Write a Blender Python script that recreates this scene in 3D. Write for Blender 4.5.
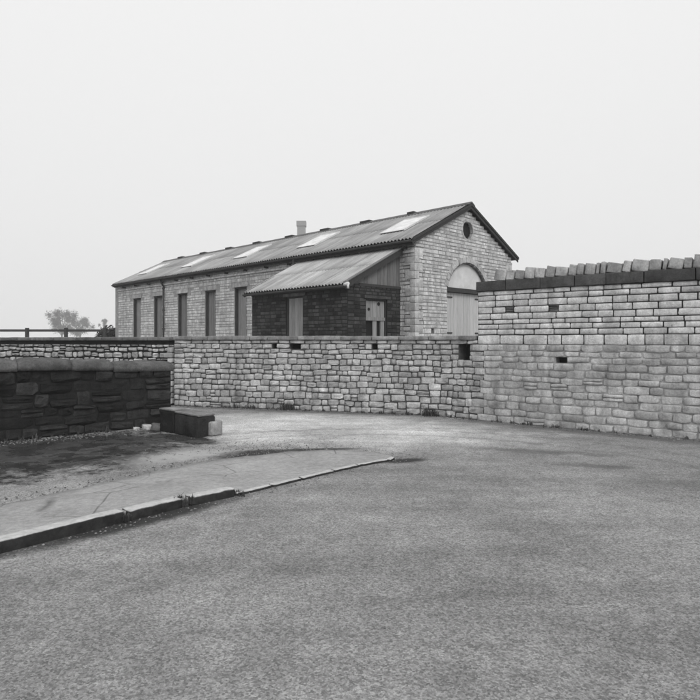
import bpy, bmesh, math, random
from mathutils import Vector, Matrix
R = math.radians
rnd = random.Random(7)
scene = bpy.context.scene
for o in list(bpy.data.objects):
    bpy.data.objects.remove(o)
C = scene.collection

# ------------------------------------------------------------------ camera
cam = bpy.data.cameras.new('camera')
cam.sensor_width = 36.0
cam.lens = 30.86
cam.shift_x = 12 / 700
cam.shift_y = -10 / 700
cam.clip_end = 2000
camo = bpy.data.objects.new('camera', cam)
C.objects.link(camo)
camo.location = (0, 0, 1.6)
camo.rotation_euler = (R(90), 0, 0)
scene.camera = camo

# ------------------------------------------------------------------ overcast sky, weak soft sun, exposure
SUN_EL, SUN_AZ = 40, 160            # azimuth measured clockwise from +Y
world = bpy.data.worlds.new('World')
scene.world = world
world.use_nodes = True
wn, wl = world.node_tree.nodes, world.node_tree.links
wn.clear()
sky = wn.new('ShaderNodeTexSky')
sky.sky_type = 'NISHITA'
sky.sun_disc = False
sky.sun_elevation = R(SUN_EL)
sky.sun_rotation = R(SUN_AZ)
sky.dust_density = 6.0
bw = wn.new('ShaderNodeRGBToBW')                      # the photograph is monochrome
wl.new(sky.outputs[0], bw.inputs[0])
mx = wn.new('ShaderNodeMix')
mx.data_type = 'RGBA'
mx.inputs[0].default_value = 0.93                     # a closed, even cloud deck
wl.new(bw.outputs[0], mx.inputs[6])
tc = wn.new('ShaderNodeTexCoord')                     # cloud deck a little brighter overhead, as overcast skies are
sp = wn.new('ShaderNodeSeparateXYZ')
wl.new(tc.outputs['Generated'], sp.inputs[0])
gr = wn.new('ShaderNodeMapRange')
gr.inputs[1].default_value, gr.inputs[2].default_value = 0.0, 1.0
gr.inputs[3].default_value, gr.inputs[4].default_value = 8.7, 10.5
wl.new(sp.outputs[2], gr.inputs[0])
wl.new(gr.outputs[0], mx.inputs[7])
bg = wn.new('ShaderNodeBackground')
bg.inputs[1].default_value = 0.1
wl.new(mx.outputs[2], bg.inputs[0])
wo = wn.new('ShaderNodeOutputWorld')
wl.new(bg.outputs[0], wo.inputs[0])

sun = bpy.data.lights.new('sun', 'SUN')
sun.energy = 1.5
sun.angle = R(30)
sun.color = (1, 0.995, 0.985)
suno = bpy.data.objects.new('sun', sun)
C.objects.link(suno)
el, az = R(SUN_EL), R(SUN_AZ)
sd = Vector((math.sin(az) * math.cos(el), math.cos(az) * math.cos(el), math.sin(el)))
suno.rotation_euler = sd.to_track_quat('Z', 'Y').to_euler()
suno.location = (0, 0, 30)

vs = scene.view_settings
vs.view_transform = 'Standard'
vs.look = 'None'
vs.exposure = 0.0
vs.gamma = 1.0
vs.use_curve_mapping = False
scene.render.engine = 'CYCLES'
scene.cycles.use_denoising = True
scene.cycles.use_adaptive_sampling = True
scene.cycles.adaptive_threshold = 0.02
scene.cycles.max_bounces = 4
scene.cycles.diffuse_bounces = 2
scene.cycles.volume_bounces = 1
scene.render.film_transparent = False

# ------------------------------------------------------------------ materials
MATS = {}


def g(v):
    return (v, v, v, 1)


class NT:
    def __init__(self, name):
        self.m = bpy.data.materials.new(name)
        self.m.use_nodes = True
        self.n, self.l = self.m.node_tree.nodes, self.m.node_tree.links
        self.b = self.n['Principled BSDF']
        MATS[name] = self.m

    def lk(self, a, b):
        if isinstance(a, (int, float)):
            b.default_value = a
        else:
            self.l.new(a, b)

    def pos(self):
        if not hasattr(self, '_p'):
            self._p = self.n.new('ShaderNodeNewGeometry').outputs['Position']
        return self._p

    def vscale(self, sx, sy, sz, rot=0):
        m = self.n.new('ShaderNodeMapping')
        m.inputs['Scale'].default_value = (sx, sy, sz)
        m.inputs['Rotation'].default_value = (0, 0, rot)
        self.l.new(self.pos(), m.inputs[0])
        return m.outputs[0]

    def noise(self, scale, detail=4, rough=0.55, vec=None, dist=0.0):
        t = self.n.new('ShaderNodeTexNoise')
        t.inputs['Scale'].default_value = scale
        t.inputs['Detail'].default_value = detail
        t.inputs['Roughness'].default_value = rough
        t.inputs['Distortion'].default_value = dist
        self.l.new(vec if vec is not None else self.pos(), t.inputs['Vector'])
        return t.outputs['Fac']

    def voro(self, scale, vec=None, feature='F1'):
        t = self.n.new('ShaderNodeTexVoronoi')
        t.feature = feature
        t.inputs['Scale'].default_value = scale
        self.l.new(vec if vec is not None else self.pos(), t.inputs['Vector'])
        return t.outputs['Distance']

    def mr(self, v, a, b, c, d, smooth=False):
        t = self.n.new('ShaderNodeMapRange')
        if smooth:
            t.interpolation_type = 'SMOOTHSTEP'
        self.lk(v, t.inputs[0])
        for i, q in enumerate((a, b, c, d)):
            t.inputs[i + 1].default_value = q
        return t.outputs[0]

    def math(self, op, a, b=0.0, clamp=False):
        t = self.n.new('ShaderNodeMath')
        t.operation = op
        t.use_clamp = clamp
        self.lk(a, t.inputs[0])
        self.lk(b, t.inputs[1])
        return t.outputs[0]

    def mixf(self, f, a, b):
        t = self.n.new('ShaderNodeMix')
        self.lk(f, t.inputs[0])
        self.lk(a, t.inputs[2])
        self.lk(b, t.inputs[3])
        return t.outputs[0]

    def rand(self, mode):
        if mode == 'obj':
            return self.n.new('ShaderNodeObjectInfo').outputs['Random']
        a = self.n.new('ShaderNodeAttribute')
        a.attribute_name = 'tint'
        return a.outputs['Fac']

    def sep(self):
        if not hasattr(self, '_s'):
            t = self.n.new('ShaderNodeSeparateXYZ')
            self.l.new(self.pos(), t.inputs[0])
            self._s = t.outputs
        return self._s

    def finish(self, val, rough=0.9, bump=None, bstr=0.3, bdist=0.01, spec=0.3):
        cc = self.n.new('ShaderNodeCombineColor')
        for i in range(3):
            self.lk(val, cc.inputs[i])
        self.l.new(cc.outputs[0], self.b.inputs['Base Color'])
        self.lk(rough, self.b.inputs['Roughness'])
        self.b.inputs['Specular IOR Level'].default_value = spec
        if bump is not None:
            bp = self.n.new('ShaderNodeBump')
            bp.inputs['Strength'].default_value = bstr
            bp.inputs['Distance'].default_value = bdist
            self.l.new(bump, bp.inputs['Height'])
            self.l.new(bp.outputs[0], self.b.inputs['Normal'])
        return self.m


def stone_mat(name, lo, hi, mode='obj', soot=0.35, sootv=0.08, sscale=1.6, bstr=0.6, grain=1.0):
    t = NT(name)
    base = t.mr(t.rand(mode), 0, 1, lo, hi)
    n1 = t.mr(t.noise(5.5, 4, 0.7), 0.3, 0.7, 0.66, 1.22)
    n2 = t.mr(t.noise(38, 4, 0.7), 0.3, 0.7, 1 - 0.22 * grain, 1 + 0.18 * grain)
    v = t.math('MULTIPLY', t.math('MULTIPLY', base, n1), n2)
    sm = t.mr(t.noise(sscale, 5, 0.7, dist=0.6), 0.5, 0.74, 0, soot, True)
    v = t.mixf(sm, v, sootv)
    run = t.mr(t.noise(1.0, 4, 0.65, t.vscale(5.0, 5.0, 0.55)), 0.32, 0.68, 0.72, 1.12)      # damp run-off streaks
    v = t.math('MULTIPLY', v, run)
    # small dark pits and lichen spots
    pit = t.mr(t.noise(16, 3, 0.6), 0.64, 0.74, 0, 0.55, True)
    v = t.mixf(pit, v, sootv * 1.3)
    h = t.noise(22, 5, 0.8)
    return t.finish(v, 0.95, h, bstr, 0.02, 0.15)


def plain_mat(name, v, var=0.25, scale=6, rough=0.85, bscale=40, bstr=0.2, spec=0.25, stretch=None, mode=None, rv=0.15):
    t = NT(name)
    vec = t.vscale(*stretch) if stretch else None
    n = t.mr(t.noise(scale, 6, 0.65, vec), 0.28, 0.72, v * (1 - var), v * (1 + var))
    if mode:
        n = t.math('MULTIPLY', n, t.mr(t.rand(mode), 0, 1, 1 - rv, 1 + rv))
    return t.finish(n, rough, t.noise(bscale, 4, 0.6, vec), bstr, 0.01, spec)


stone_mat('stone_low', 0.36, 0.6, soot=0.5, sootv=0.1)
stone_mat('stone_low_stuff', 0.36, 0.6, 'attr', soot=0.5, sootv=0.1)
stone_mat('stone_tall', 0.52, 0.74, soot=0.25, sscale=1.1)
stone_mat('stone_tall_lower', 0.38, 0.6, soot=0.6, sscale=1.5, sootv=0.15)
stone_mat('stone_coping', 0.34, 0.56, soot=0.5)
stone_mat('stone_band', 0.06, 0.2, soot=0.5, sootv=0.04, sscale=3)
stone_mat('stone_flat_coping', 0.22, 0.36, soot=0.5, sootv=0.07)
stone_mat('stone_old', 0.3, 0.66, soot=0.55, sootv=0.05)
stone_mat('stone_old_coping', 0.14, 0.22, soot=0.5, sootv=0.05)
stone_mat('stone_dark', 0.015, 0.055, soot=0.75, sootv=0.012, sscale=2.6, bstr=1.0)
stone_mat('stone_dark_coping', 0.11, 0.18, soot=0.8, sootv=0.035, sscale=3.2, bstr=1.0)
stone_mat('stone_shed', 0.5, 0.7, 'attr', soot=0.5, sootv=0.2, sscale=0.9, bstr=0.5)
stone_mat('stone_quoin', 0.46, 0.64, soot=0.45, sootv=0.2)
stone_mat('stone_lintel', 0.40, 0.54, soot=0.5, sootv=0.2)
stone_mat('stone_leanto', 0.025, 0.09, 'attr', soot=0.6, sootv=0.03, sscale=1.4)
stone_mat('stone_ledge', 0.02, 0.05, soot=0.6, sootv=0.01, sscale=4, bstr=1.0)
plain_mat('grit', 0.15, 0.3, 20, mode='attr', rv=0.6)
stone_mat('stone_pale', 0.34, 0.42, soot=0.4)
plain_mat('mortar_grey', 0.085, 0.4, 9)
plain_mat('mortar_dark', 0.035, 0.4, 9)
plain_mat('mortar_mid', 0.3, 0.3, 7, bstr=0.5)
plain_mat('mortar_pale', 0.33, 0.6, 3.2, bstr=0.6)
plain_mat('mortar_black', 0.018, 0.4, 9)
plain_mat('void', 0.012, 0.2, 9)
plain_mat('render_pale', 0.58, 0.2, 2.5, bstr=0.25)


def sheet_mat(name, v, rv):
    """weathered asbestos-cement sheets: run-off streaks down the slope, lichen blotches"""
    t = NT(name)
    m = t.n.new('ShaderNodeMapping')
    m.vector_type = 'TEXTURE'
    m.inputs['Rotation'].default_value = (0, 0, math.atan2(0.698, 0.716))
    m.inputs['Scale'].default_value = (3.0, 0.22, 3.0)
    t.l.new(t.pos(), m.inputs[0])
    st = t.mr(t.noise(1.0, 5, 0.7, m.outputs[0]), 0.3, 0.72, 1.2, 0.62)
    bl = t.mr(t.noise(0.7, 5, 0.7), 0.3, 0.7, 0.82, 1.14)
    li = t.mr(t.noise(9, 4, 0.7), 0.6, 0.72, 0.0, 0.4, True)
    w = t.math('MULTIPLY', t.math('MULTIPLY', st, bl), t.mr(t.rand('obj'), 0, 1, v * (1 - rv), v * (1 + rv)))
    w = t.mixf(li, w, v * 0.35)
    return t.finish(w, 0.9, t.noise(30, 4, 0.7), 0.2, 0.01, 0.25)


plain_mat('ridge', 0.11, 0.3, 6)
sheet_mat('sheet_roof', 0.33, 0.16)
sheet_mat('sheet_leanto', 0.40, 0.18)
plain_mat('ridge_black', 0.05, 0.3, 6)
plain_mat('iron', 0.045, 0.35, 12, 0.6, 60, 0.2, 0.4)
plain_mat('timber_dark', 0.045, 0.35, 8, 0.85, 50, 0.3, 0.2, (6, 6, 0.6))
plain_mat('timber_grey', 0.15, 0.3, 5, 0.9, 50, 0.3, 0.2, (6, 6, 0.5), 'obj', 0.2)
plain_mat('timber_board', 0.22, 0.3, 5, 0.9, 50, 0.3, 0.2, (6, 6, 0.5), 'obj', 0.25)
plain_mat('timber_pale', 0.46, 0.2, 4, 0.85, 50, 0.2, 0.2, (6, 6, 0.5), 'obj', 0.08)
plain_mat('timber_door', 0.25, 0.3, 4, 0.85, 50, 0.2, 0.2, (6, 6, 0.5), 'obj', 0.12)
plain_mat('glazing', 0.66, 0.28, 4, 0.25, 20, 0.05, 0.5)
plain_mat('zinc', 0.6, 0.15, 8, 0.5)
plain_mat('paper', 0.5, 0.3, 20)
plain_mat('rubble', 0.12, 0.4, 14)
plain_mat('bark', 0.06, 0.3, 8)
plain_mat('leaf_far', 0.09, 0.5, 0.8)
plain_mat('leaf_dark', 0.045, 0.5, 2.5)
plain_mat('weed', 0.06, 0.6, 6)
plain_mat('house_wall', 0.22, 0.2, 3)
plain_mat('slate', 0.12, 0.2, 4)
plain_mat('earth', 0.16, 0.35, 1.2)
plain_mat('yard', 0.2, 0.3, 1.5)


def road_material():
    t = NT('road')
    sx, sy, sz = t.sep()
    wob = t.noise(1.7, 6, 0.66)
    wobc = t.math('SUBTRACT', wob, 0.5)
    fine = t.noise(6.5, 5, 0.7)
    finec = t.math('SUBTRACT', fine, 0.5)

    def blob(cx, cy, rx, ry, rot=0.0, wa=1.2, fa=0.5, e0=1.15, e1=0.75):
        m = t.n.new('ShaderNodeMapping')
        m.vector_type = 'TEXTURE'
        m.inputs['Location'].default_value = (cx, cy, 0)
        m.inputs['Rotation'].default_value = (0, 0, rot)
        m.inputs['Scale'].default_value = (rx, ry, 1e6)
        t.l.new(t.pos(), m.inputs[0])
        ln = t.n.new('ShaderNodeVectorMath')
        ln.operation = 'LENGTH'
        t.l.new(m.outputs[0], ln.inputs[0])
        d = t.math('ADD', ln.outputs['Value'], t.math('ADD', t.math('MULTIPLY', wobc, wa), t.math('MULTIPLY', finec, fa)))
        return t.mr(d, e0, e1, 0, 1, True)

    # worn tarmac: chippings, broad patches, long tyre-polished streaks
    chip = t.voro(120)
    vt = t.n.new('ShaderNodeTexVoronoi')                # single pale and dark chippings
    vt.inputs['Scale'].default_value = 85
    t.l.new(t.pos(), vt.inputs['Vector'])
    sc_ = t.n.new('ShaderNodeSeparateColor')
    t.l.new(vt.outputs['Color'], sc_.inputs[0])
    chips = t.math('MULTIPLY', t.mr(sc_.outputs[0], 0, 1, 0.58, 1.42), t.mr(t.noise(26, 4, 0.8), 0.3, 0.7, 0.8, 1.2))
    grit = t.mr(t.noise(120, 3, 0.7), 0.3, 0.7, 0.75, 1.25)
    patch = t.mr(t.noise(0.55, 6, 0.6, dist=0.5), 0.3, 0.7, 0.7, 1.2)
    streak = t.mr(t.noise(1.0, 6, 0.62, t.vscale(0.35, 2.6, 1, R(24))), 0.32, 0.7, 0.84, 1.1)
    v = t.math('MULTIPLY', t.math('MULTIPLY', chips, grit), t.math('MULTIPLY', t.math('MULTIPLY', patch, streak), 0.265))
    v = t.math('MULTIPLY', v, t.mr(t.noise(3.2, 6, 0.72, dist=0.8), 0.3, 0.72, 1.16, 0.74))
    # swept pale dust on the turning area before the wall
    pale = blob(-0.6, 11.0, 4.2, 2.2, R(-17), 0.9, 0.3, 1.2, 0.5)
    v = t.math('MULTIPLY', v, t.mixf(pale, 1.0, 2.15))
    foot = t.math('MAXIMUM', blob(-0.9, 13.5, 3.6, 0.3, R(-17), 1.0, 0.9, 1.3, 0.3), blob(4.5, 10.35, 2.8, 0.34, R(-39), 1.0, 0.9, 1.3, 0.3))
    wet = t.math('MAXIMUM', blob(-4.5, 8.55, 2.6, 2.0, R(38), 1.4, 1.0), blob(-2.6, 9.75, 0.9, 0.35, R(-35), 0.8, 0.6))
    palepatch = blob(-2.15, 8.3, 0.8, 0.5, R(45), 1.5, 1.6, 1.3, 0.2)
    sump = t.math('MAXIMUM', blob(-1.2, 8.42, 0.62, 0.3, R(25), 0.9, 0.7, 1.25, 0.6), blob(-0.4, 8.75, 0.9, 0.13, R(8), 1.1, 0.7, 1.2, 0.3))
    nose = blob(0.86, 7.95, 0.42, 0.16, R(20), 0.8, 0.5, 1.2, 0.4)
    r1 = blob(2.9, 8.6, 1.3, 0.25, R(-18), 2.2, 1.2, 1.1, 0.3)
    r2 = blob(3.3, 7.6, 0.9, 0.16, R(-15), 2.2, 1.2, 1.1, 0.3)
    gut = t.math('MAXIMUM', blob(-1.75, 5.30, 1.3, 0.19, R(48), 0.7, 0.6, 1.25, 0.4), blob(-3.2, 3.65, 1.6, 0.12, R(49), 0.7, 0.6, 1.25, 0.4))  # gutter dirt darkened further along the kerb, painting in its shade
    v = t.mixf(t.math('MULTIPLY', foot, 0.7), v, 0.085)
    v = t.mixf(t.math('MULTIPLY', t.math('MAXIMUM', r1, r2), 0.55), v, 0.075)
    v = t.mixf(t.math('MULTIPLY', t.math('MAXIMUM', t.math('MAXIMUM', sump, nose), gut), 0.94), v, 0.022)
    v = t.mixf(t.math('MULTIPLY', wet, 0.94), v, t.mr(fine, 0.3, 0.7, 0.008, 0.05))
    v = t.mixf(t.math('MULTIPLY', palepatch, 0.8), v, 0.42)
    # faint tyre-scrubbed arcs where carts and lorries swing round the kerb nose
    for (cx, cy, rad, wd, st) in ((0.4, 5.6, 4.55, 0.022, 0.4), (0.4, 5.5, 5.25, 0.03, 0.35), (1.2, 4.6, 6.3, 0.016, 0.4)):
        m = t.n.new('ShaderNodeVectorMath')
        m.operation = 'DISTANCE'
        t.l.new(t.pos(), m.inputs[0])
        m.inputs[1].default_value = (cx, cy, 0)
        dd = t.math('ABSOLUTE', t.math('ADD', t.math('SUBTRACT', m.outputs['Value'], rad), t.math('MULTIPLY', wobc, 0.5)))
        arc = t.math('MULTIPLY', t.mr(dd, wd, wd * 4, st, 0, True), t.mr(fine, 0.4, 0.55, 0.2, 1))
        v = t.mixf(arc, v, 0.09)
    wetsurf = t.math('MULTIPLY', wet, t.mr(t.noise(2.3, 5, 0.6), 0.40, 0.56, 0.0, 1.0, True))
    rough = t.mixf(wetsurf, 0.9, 0.07)
    h = t.math('ADD', t.math('MULTIPLY', chip, -0.6), t.math('ADD', t.math('MULTIPLY', t.noise(120, 3, 0.7), 0.5), t.math('MULTIPLY', t.noise(9, 4, 0.6), 0.8)))
    h = t.math('MULTIPLY', h, t.mixf(wetsurf, 1.0, 0.04))
    return t.finish(v, rough, h, 0.7, 0.012, 0.3)


road_material()


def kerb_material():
    """muddy kerb stone, shade painted into its sides, wear and light into its top"""
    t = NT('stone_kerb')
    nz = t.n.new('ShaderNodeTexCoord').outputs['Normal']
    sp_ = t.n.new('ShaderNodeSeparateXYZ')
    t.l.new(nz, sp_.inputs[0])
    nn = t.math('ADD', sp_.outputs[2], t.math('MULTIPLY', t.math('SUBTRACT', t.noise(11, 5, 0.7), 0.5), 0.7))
    worn = t.mr(nn, 0.45, 0.85, 0, 1, True)  # upward faces: wear and light painted in together
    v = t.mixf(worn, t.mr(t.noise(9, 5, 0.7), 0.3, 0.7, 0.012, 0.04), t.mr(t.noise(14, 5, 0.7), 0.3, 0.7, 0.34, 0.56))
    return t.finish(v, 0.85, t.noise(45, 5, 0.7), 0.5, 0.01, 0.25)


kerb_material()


def pave_material():
    t = NT('pavement')
    grit = t.mr(t.noise(140, 3, 0.7), 0.3, 0.7, 0.8, 1.2)
    patch = t.math('MULTIPLY', t.mr(t.noise(1.3, 6, 0.62, dist=0.4), 0.3, 0.7, 0.8, 1.15), t.mr(t.noise(16, 6, 0.8), 0.3, 0.7, 0.7, 1.26))
    spots = t.mr(t.noise(7, 5, 0.7), 0.62, 0.75, 0, 0.4, True)
    v = t.math('MULTIPLY', t.math('MULTIPLY', grit, patch), 0.31)
    v = t.mixf(spots, v, 0.17)
    ck = t.math('MULTIPLY', t.mr(t.voro(1.15, t.vscale(1, 1, 0), 'DISTANCE_TO_EDGE'), 0.0, 0.014, 0.75, 0.0), t.mr(t.noise(1.1, 4, 0.6), 0.44, 0.56, 0, 1))
    v = t.mixf(ck, v, 0.06)
    dk_ = t.mr(t.noise(2.4, 5, 0.75, dist=1.0), 0.55, 0.72, 0, 0.45, True)
    v = t.mixf(dk_, v, 0.14)
    h = t.math('ADD', t.math('MULTIPLY', t.noise(140, 3, 0.7), 0.5), t.math('MULTIPLY', t.noise(6, 4, 0.6), 1.0))
    return t.finish(v, 0.9, h, 0.5, 0.01, 0.3)


pave_material()

# ------------------------------------------------------------------ mesh helpers


def link(name, me, mat, parent=None):
    o = bpy.data.objects.new(name, me)
    C.objects.link(o)
    if mat is not None and len(me.materials) == 0:
        me.materials.append(MATS[mat])
    if parent is not None:
        o.parent = parent
    return o


def tag(o, label=None, cat=None, group=None, kind=None):
    if label: o['label'] = label
    if cat: o['category'] = cat
    if group: o['group'] = group
    if kind: o['kind'] = kind
    return o


def empty(name, loc=(0, 0, 0), rz=0.0, parent=None):
    o = bpy.data.objects.new(name, None)
    C.objects.link(o)
    o.location = loc
    o.rotation_euler = (0, 0, rz)
    o.empty_display_size = 0.3
    if parent is not None:
        o.parent = parent
    return o


class MB:
    """collects polygons for one mesh"""

    def __init__(self):
        self.v, self.f, self.t = [], [], []

    def add(self, vs_, fs_, tint=None):
        k = len(self.v)
        self.v += [tuple(p) for p in vs_]
        self.f += [tuple(i + k for i in q) for q in fs_]
        self.t += [0.5 if tint is None else tint] * len(fs_)

    def box(self, x0, x1, y0, y1, z0, z1, tint=None):
        self.add([(x0, y0, z0), (x1, y0, z0), (x1, y1, z0), (x0, y1, z0), (x0, y0, z1), (x1, y0, z1), (x1, y1, z1), (x0, y1, z1)],
                 [(0, 3, 2, 1), (4, 5, 6, 7), (0, 1, 5, 4), (1, 2, 6, 5), (2, 3, 7, 6), (3, 0, 4, 7)], tint)

    def prism(self, poly, axis, a0, a1):
        """extrude a 2D polygon (other two axes in order) along axis"""
        n = len(poly)

        def P(p, a):
            q = list(p)
            q.insert(axis, a)
            return q
        vs_ = [P(p, a0) for p in poly] + [P(p, a1) for p in poly]
        fs_ = [tuple(range(n))[::-1], tuple(range(n, 2 * n))]
        fs_ += [(i, (i + 1) % n, n + (i + 1) % n, n + i) for i in range(n)]
        self.add(vs_, fs_)

    def tube(self, p0, p1, r, seg=10, r1=None):
        p0, p1 = Vector(p0), Vector(p1)
        r1 = r if r1 is None else r1
        d = (p1 - p0).normalized()
        a = d.orthogonal().normalized()
        b = d.cross(a)
        vs_ = []
        for p, rr in ((p0, r), (p1, r1)):
            for i in range(seg):
                an = 2 * math.pi * i / seg
                vs_.append(p + (a * math.cos(an) + b * math.sin(an)) * rr)
        fs_ = [(i, (i + 1) % seg, seg + (i + 1) % seg, seg + i) for i in range(seg)]
        fs_ += [tuple(range(seg))[::-1], tuple(range(seg, 2 * seg))]
        self.add(vs_, fs_)

    def mesh(self, name, smooth=False, tint=False):
        me = bpy.data.meshes.new(name)
        me.from_pydata(self.v, [], self.f)
        me.validate()
        bm = bmesh.new()
        bm.from_mesh(me)
        bmesh.ops.recalc_face_normals(bm, faces=bm.faces)
        bm.to_mesh(me)
        bm.free()
        if smooth:
            me.polygons.foreach_set('use_smooth', [True] * len(me.polygons))
        if tint and len(me.polygons) == len(self.t):
            at = me.attributes.new('tint', 'FLOAT', 'FACE')
            at.data.foreach_set('value', self.t)
        return me

    def build(self, name, mat, parent=None, smooth=False, tint=False):
        return link(name, self.mesh(name, smooth, tint), mat, parent)


def rough_box(w, d, h, bev, jit, seed, cuts=2, seg=2):
    """a dressed but worn block, centred in x, y, standing on z = 0"""
    r = random.Random(seed)
    bm = bmesh.new()
    bmesh.ops.create_cube(bm, size=1.0)
    bmesh.ops.scale(bm, vec=(w, d, h), verts=bm.verts)
    bmesh.ops.translate(bm, vec=(0, 0, h / 2), verts=bm.verts)
    bmesh.ops.bevel(bm, geom=bm.edges[:], offset=bev, segments=seg, affect='EDGES', profile=0.6)
    if cuts:
        long_e = [e for e in bm.edges if e.calc_length() > max(w, d, h) * 0.6]
        bmesh.ops.subdivide_edges(bm, edges=long_e, cuts=cuts, use_grid_fill=True)
    for v in bm.verts:
        v.co += Vector((r.uniform(-1, 1), r.uniform(-1, 1), r.uniform(-1, 1))) * jit
    me = bpy.data.meshes.new('block')
    bm.to_mesh(me)
    bm.free()
    me.polygons.foreach_set('use_smooth', [True] * len(me.polygons))
    return me


def stone_variant(seed, round_=1.0, rough_=1.0):
    """unit stone, front towards -Y at y=-1, wall plane at y=0, skirt to y=0.6: 42 triangles"""
    r = random.Random(seed)
    xs, zs = [-0.5, -0.2, 0.2, 0.5], [-0.5, -0.2, 0.2, 0.5]
    vs_, fs_ = [], []
    for j, z in enumerate(zs):
        for i, x in enumerate(xs):
            ex, ez = i in (0, 3), j in (0, 3)
            px, pz = x + r.uniform(-.05, .05) * (not ex), z + r.uniform(-.05, .05) * (not ez)
            y = -1 + r.uniform(-.25, .25) * rough_
            if ex or ez:
                y = -0.72 + r.uniform(-.22, .2)
            if ex: px *= 1 - r.uniform(0.0, 0.09) * round_
            if ez: pz *= 1 - r.uniform(0.0, 0.13) * round_
            if ex and ez:
                px *= 1 - r.uniform(0, 0.07) * round_
                pz *= 1 - r.uniform(0, 0.12) * round_
                y = -0.5 + r.uniform(-.2, .2)
            vs_.append((px, y, pz))
    for j in range(3):
        for i in range(3):
            a = j * 4 + i
            fs_.append((a, a + 1, a + 5, a + 4))
    ring = [0, 1, 2, 3, 7, 11, 15, 14, 13, 12, 8, 4]
    k = len(vs_)
    for q in ring:
        vs_.append((vs_[q][0] * 1.0, 0.6, vs_[q][2] * 1.0))
    for i in range(12):
        j = (i + 1) % 12
        fs_.append((ring[j], ring[i], k + i, k + j))
    return vs_, fs_


class Path:
    def __init__(self, pts, smooth=True, n=60):
        P = [Vector(p) for p in pts]
        out = []
        if smooth and len(P) > 2:
            Q = [P[0] * 2 - P[1]] + P + [P[-1] * 2 - P[-2]]
            for i in range(1, len(Q) - 2):
                a, b, c, d = Q[i - 1:i + 3]
                for j in range(n):
                    t = j / n
                    out.append(0.5 * (2 * b + (c - a) * t + (2 * a - 5 * b + 4 * c - d) * t * t + (3 * b - a - 3 * c + d) * t ** 3))
            out.append(P[-1])
        else:
            out = P
        self.p = out
        self.s = [0.0]
        for a, b in zip(out, out[1:]):
            self.s.append(self.s[-1] + (b - a).length)
        self.L = self.s[-1]

    def at(self, s):
        import bisect
        i = min(max(bisect.bisect_right(self.s, s) - 1, 0), len(self.p) - 2)
        a, b = self.p[i], self.p[i + 1]
        t = (s - self.s[i]) / max(1e-9, self.s[i + 1] - self.s[i])
        d = (b - a).normalized()
        return a + (b - a) * t, d

    def pt(self, s, off):
        """off > 0 goes into the wall, away from the viewer's side"""
        p, d = self.at(s)
        return p + Vector((-d.y, d.x)) * off


def free_intervals(a, b, blocked):
    iv = [(a, b)]
    for (p, q) in blocked:
        nx = []
        for (c, d) in iv:
            if q <= c or p >= d:
                nx.append((c, d))
            else:
                if p - c > 0.01: nx.append((c, p))
                if d - q > 0.01: nx.append((q, d))
        iv = nx
    return iv


def make_rows(z0, z1, hmin, hmax, cuts=(), r=rnd):
    """courses from z0 to z1 that have a bed joint at every height in cuts"""
    zs = [z0] + sorted(c for c in cuts if z0 < c < z1) + [z1]
    rows = []
    for a, b in zip(zs, zs[1:]):
        n = max(1, round((b - a) / ((hmin + hmax) / 2)))
        ws = [r.uniform(hmin, hmax) for _ in range(n)]
        k = (b - a) / sum(ws)
        z = a
        for w in ws:
            rows.append((z, z + w * k))
            z += w * k
    return rows


def lay(path, rows, s0, s1, blocked, wmin, wmax, r=rnd, wmul=None):
    """stones [(sa, sb, za, zb)] and core runs [(sa, sb, za, zb)]"""
    stones, core = [], []
    for (za, zb) in rows:
        for (a, b) in free_intervals(s0, s1, blocked(za, zb)):
            core.append((a, b, za, zb))
            f = wmul(za) if wmul else 1.0
            n = max(1, round((b - a) / ((wmin + wmax) / 2 * f)))
            ws = [r.uniform(wmin, wmax) for _ in range(n)]
            k = (b - a) / sum(ws)
            s = a
            for w in ws:
                stones.append((s, s + w * k, za, zb))
                s += w * k
    return stones, core


def sneck(stones, r, p_split=0.10, wav=0.012):
    """rubble: some stones are two thin ones, bed joints wander"""
    out = []
    for (a, b, za, zb) in stones:
        m = (a + b) / 2
        w = lambda z: wav * (math.sin(m * 3.1 + z * 9) + math.sin(m * 7.7 + z * 4)) * (0.1 < z < 1.5)
        za, zb = za + w(za), zb + w(zb)
        if r.random() < p_split and zb - za > 0.11:
            k = za + (zb - za) * r.uniform(.38, .62)
            out += [(a, b, za, k), (a, b, k, zb)]
        else:
            out.append((a, b, za, zb))
    return out


def core_mesh(path, runs, front, back, org=(0, 0, 0), step=0.12):
    mb = MB()
    for (a, b, za, zb) in runs:
        n = max(1, math.ceil((b - a) / step)) if len(path.p) > 2 else 1
        vs_ = []
        for i in range(n + 1):
            s = a + (b - a) * i / n
            f, k = path.pt(s, front), path.pt(s, back)
            vs_ += [(f.x - org[0], f.y - org[1], za), (f.x - org[0], f.y - org[1], zb), (k.x - org[0], k.y - org[1], zb), (k.x - org[0], k.y - org[1], za)]
        fs_ = []
        for i in range(n):
            q = i * 4
            for j in range(4):
                fs_.append((q + j, q + (j + 1) % 4, q + 4 + (j + 1) % 4, q + 4 + j))
        fs_ += [(0, 1, 2, 3), (n * 4 + 3, n * 4 + 2, n * 4 + 1, n * 4)]
        mb.add(vs_, fs_)
    return mb


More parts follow.
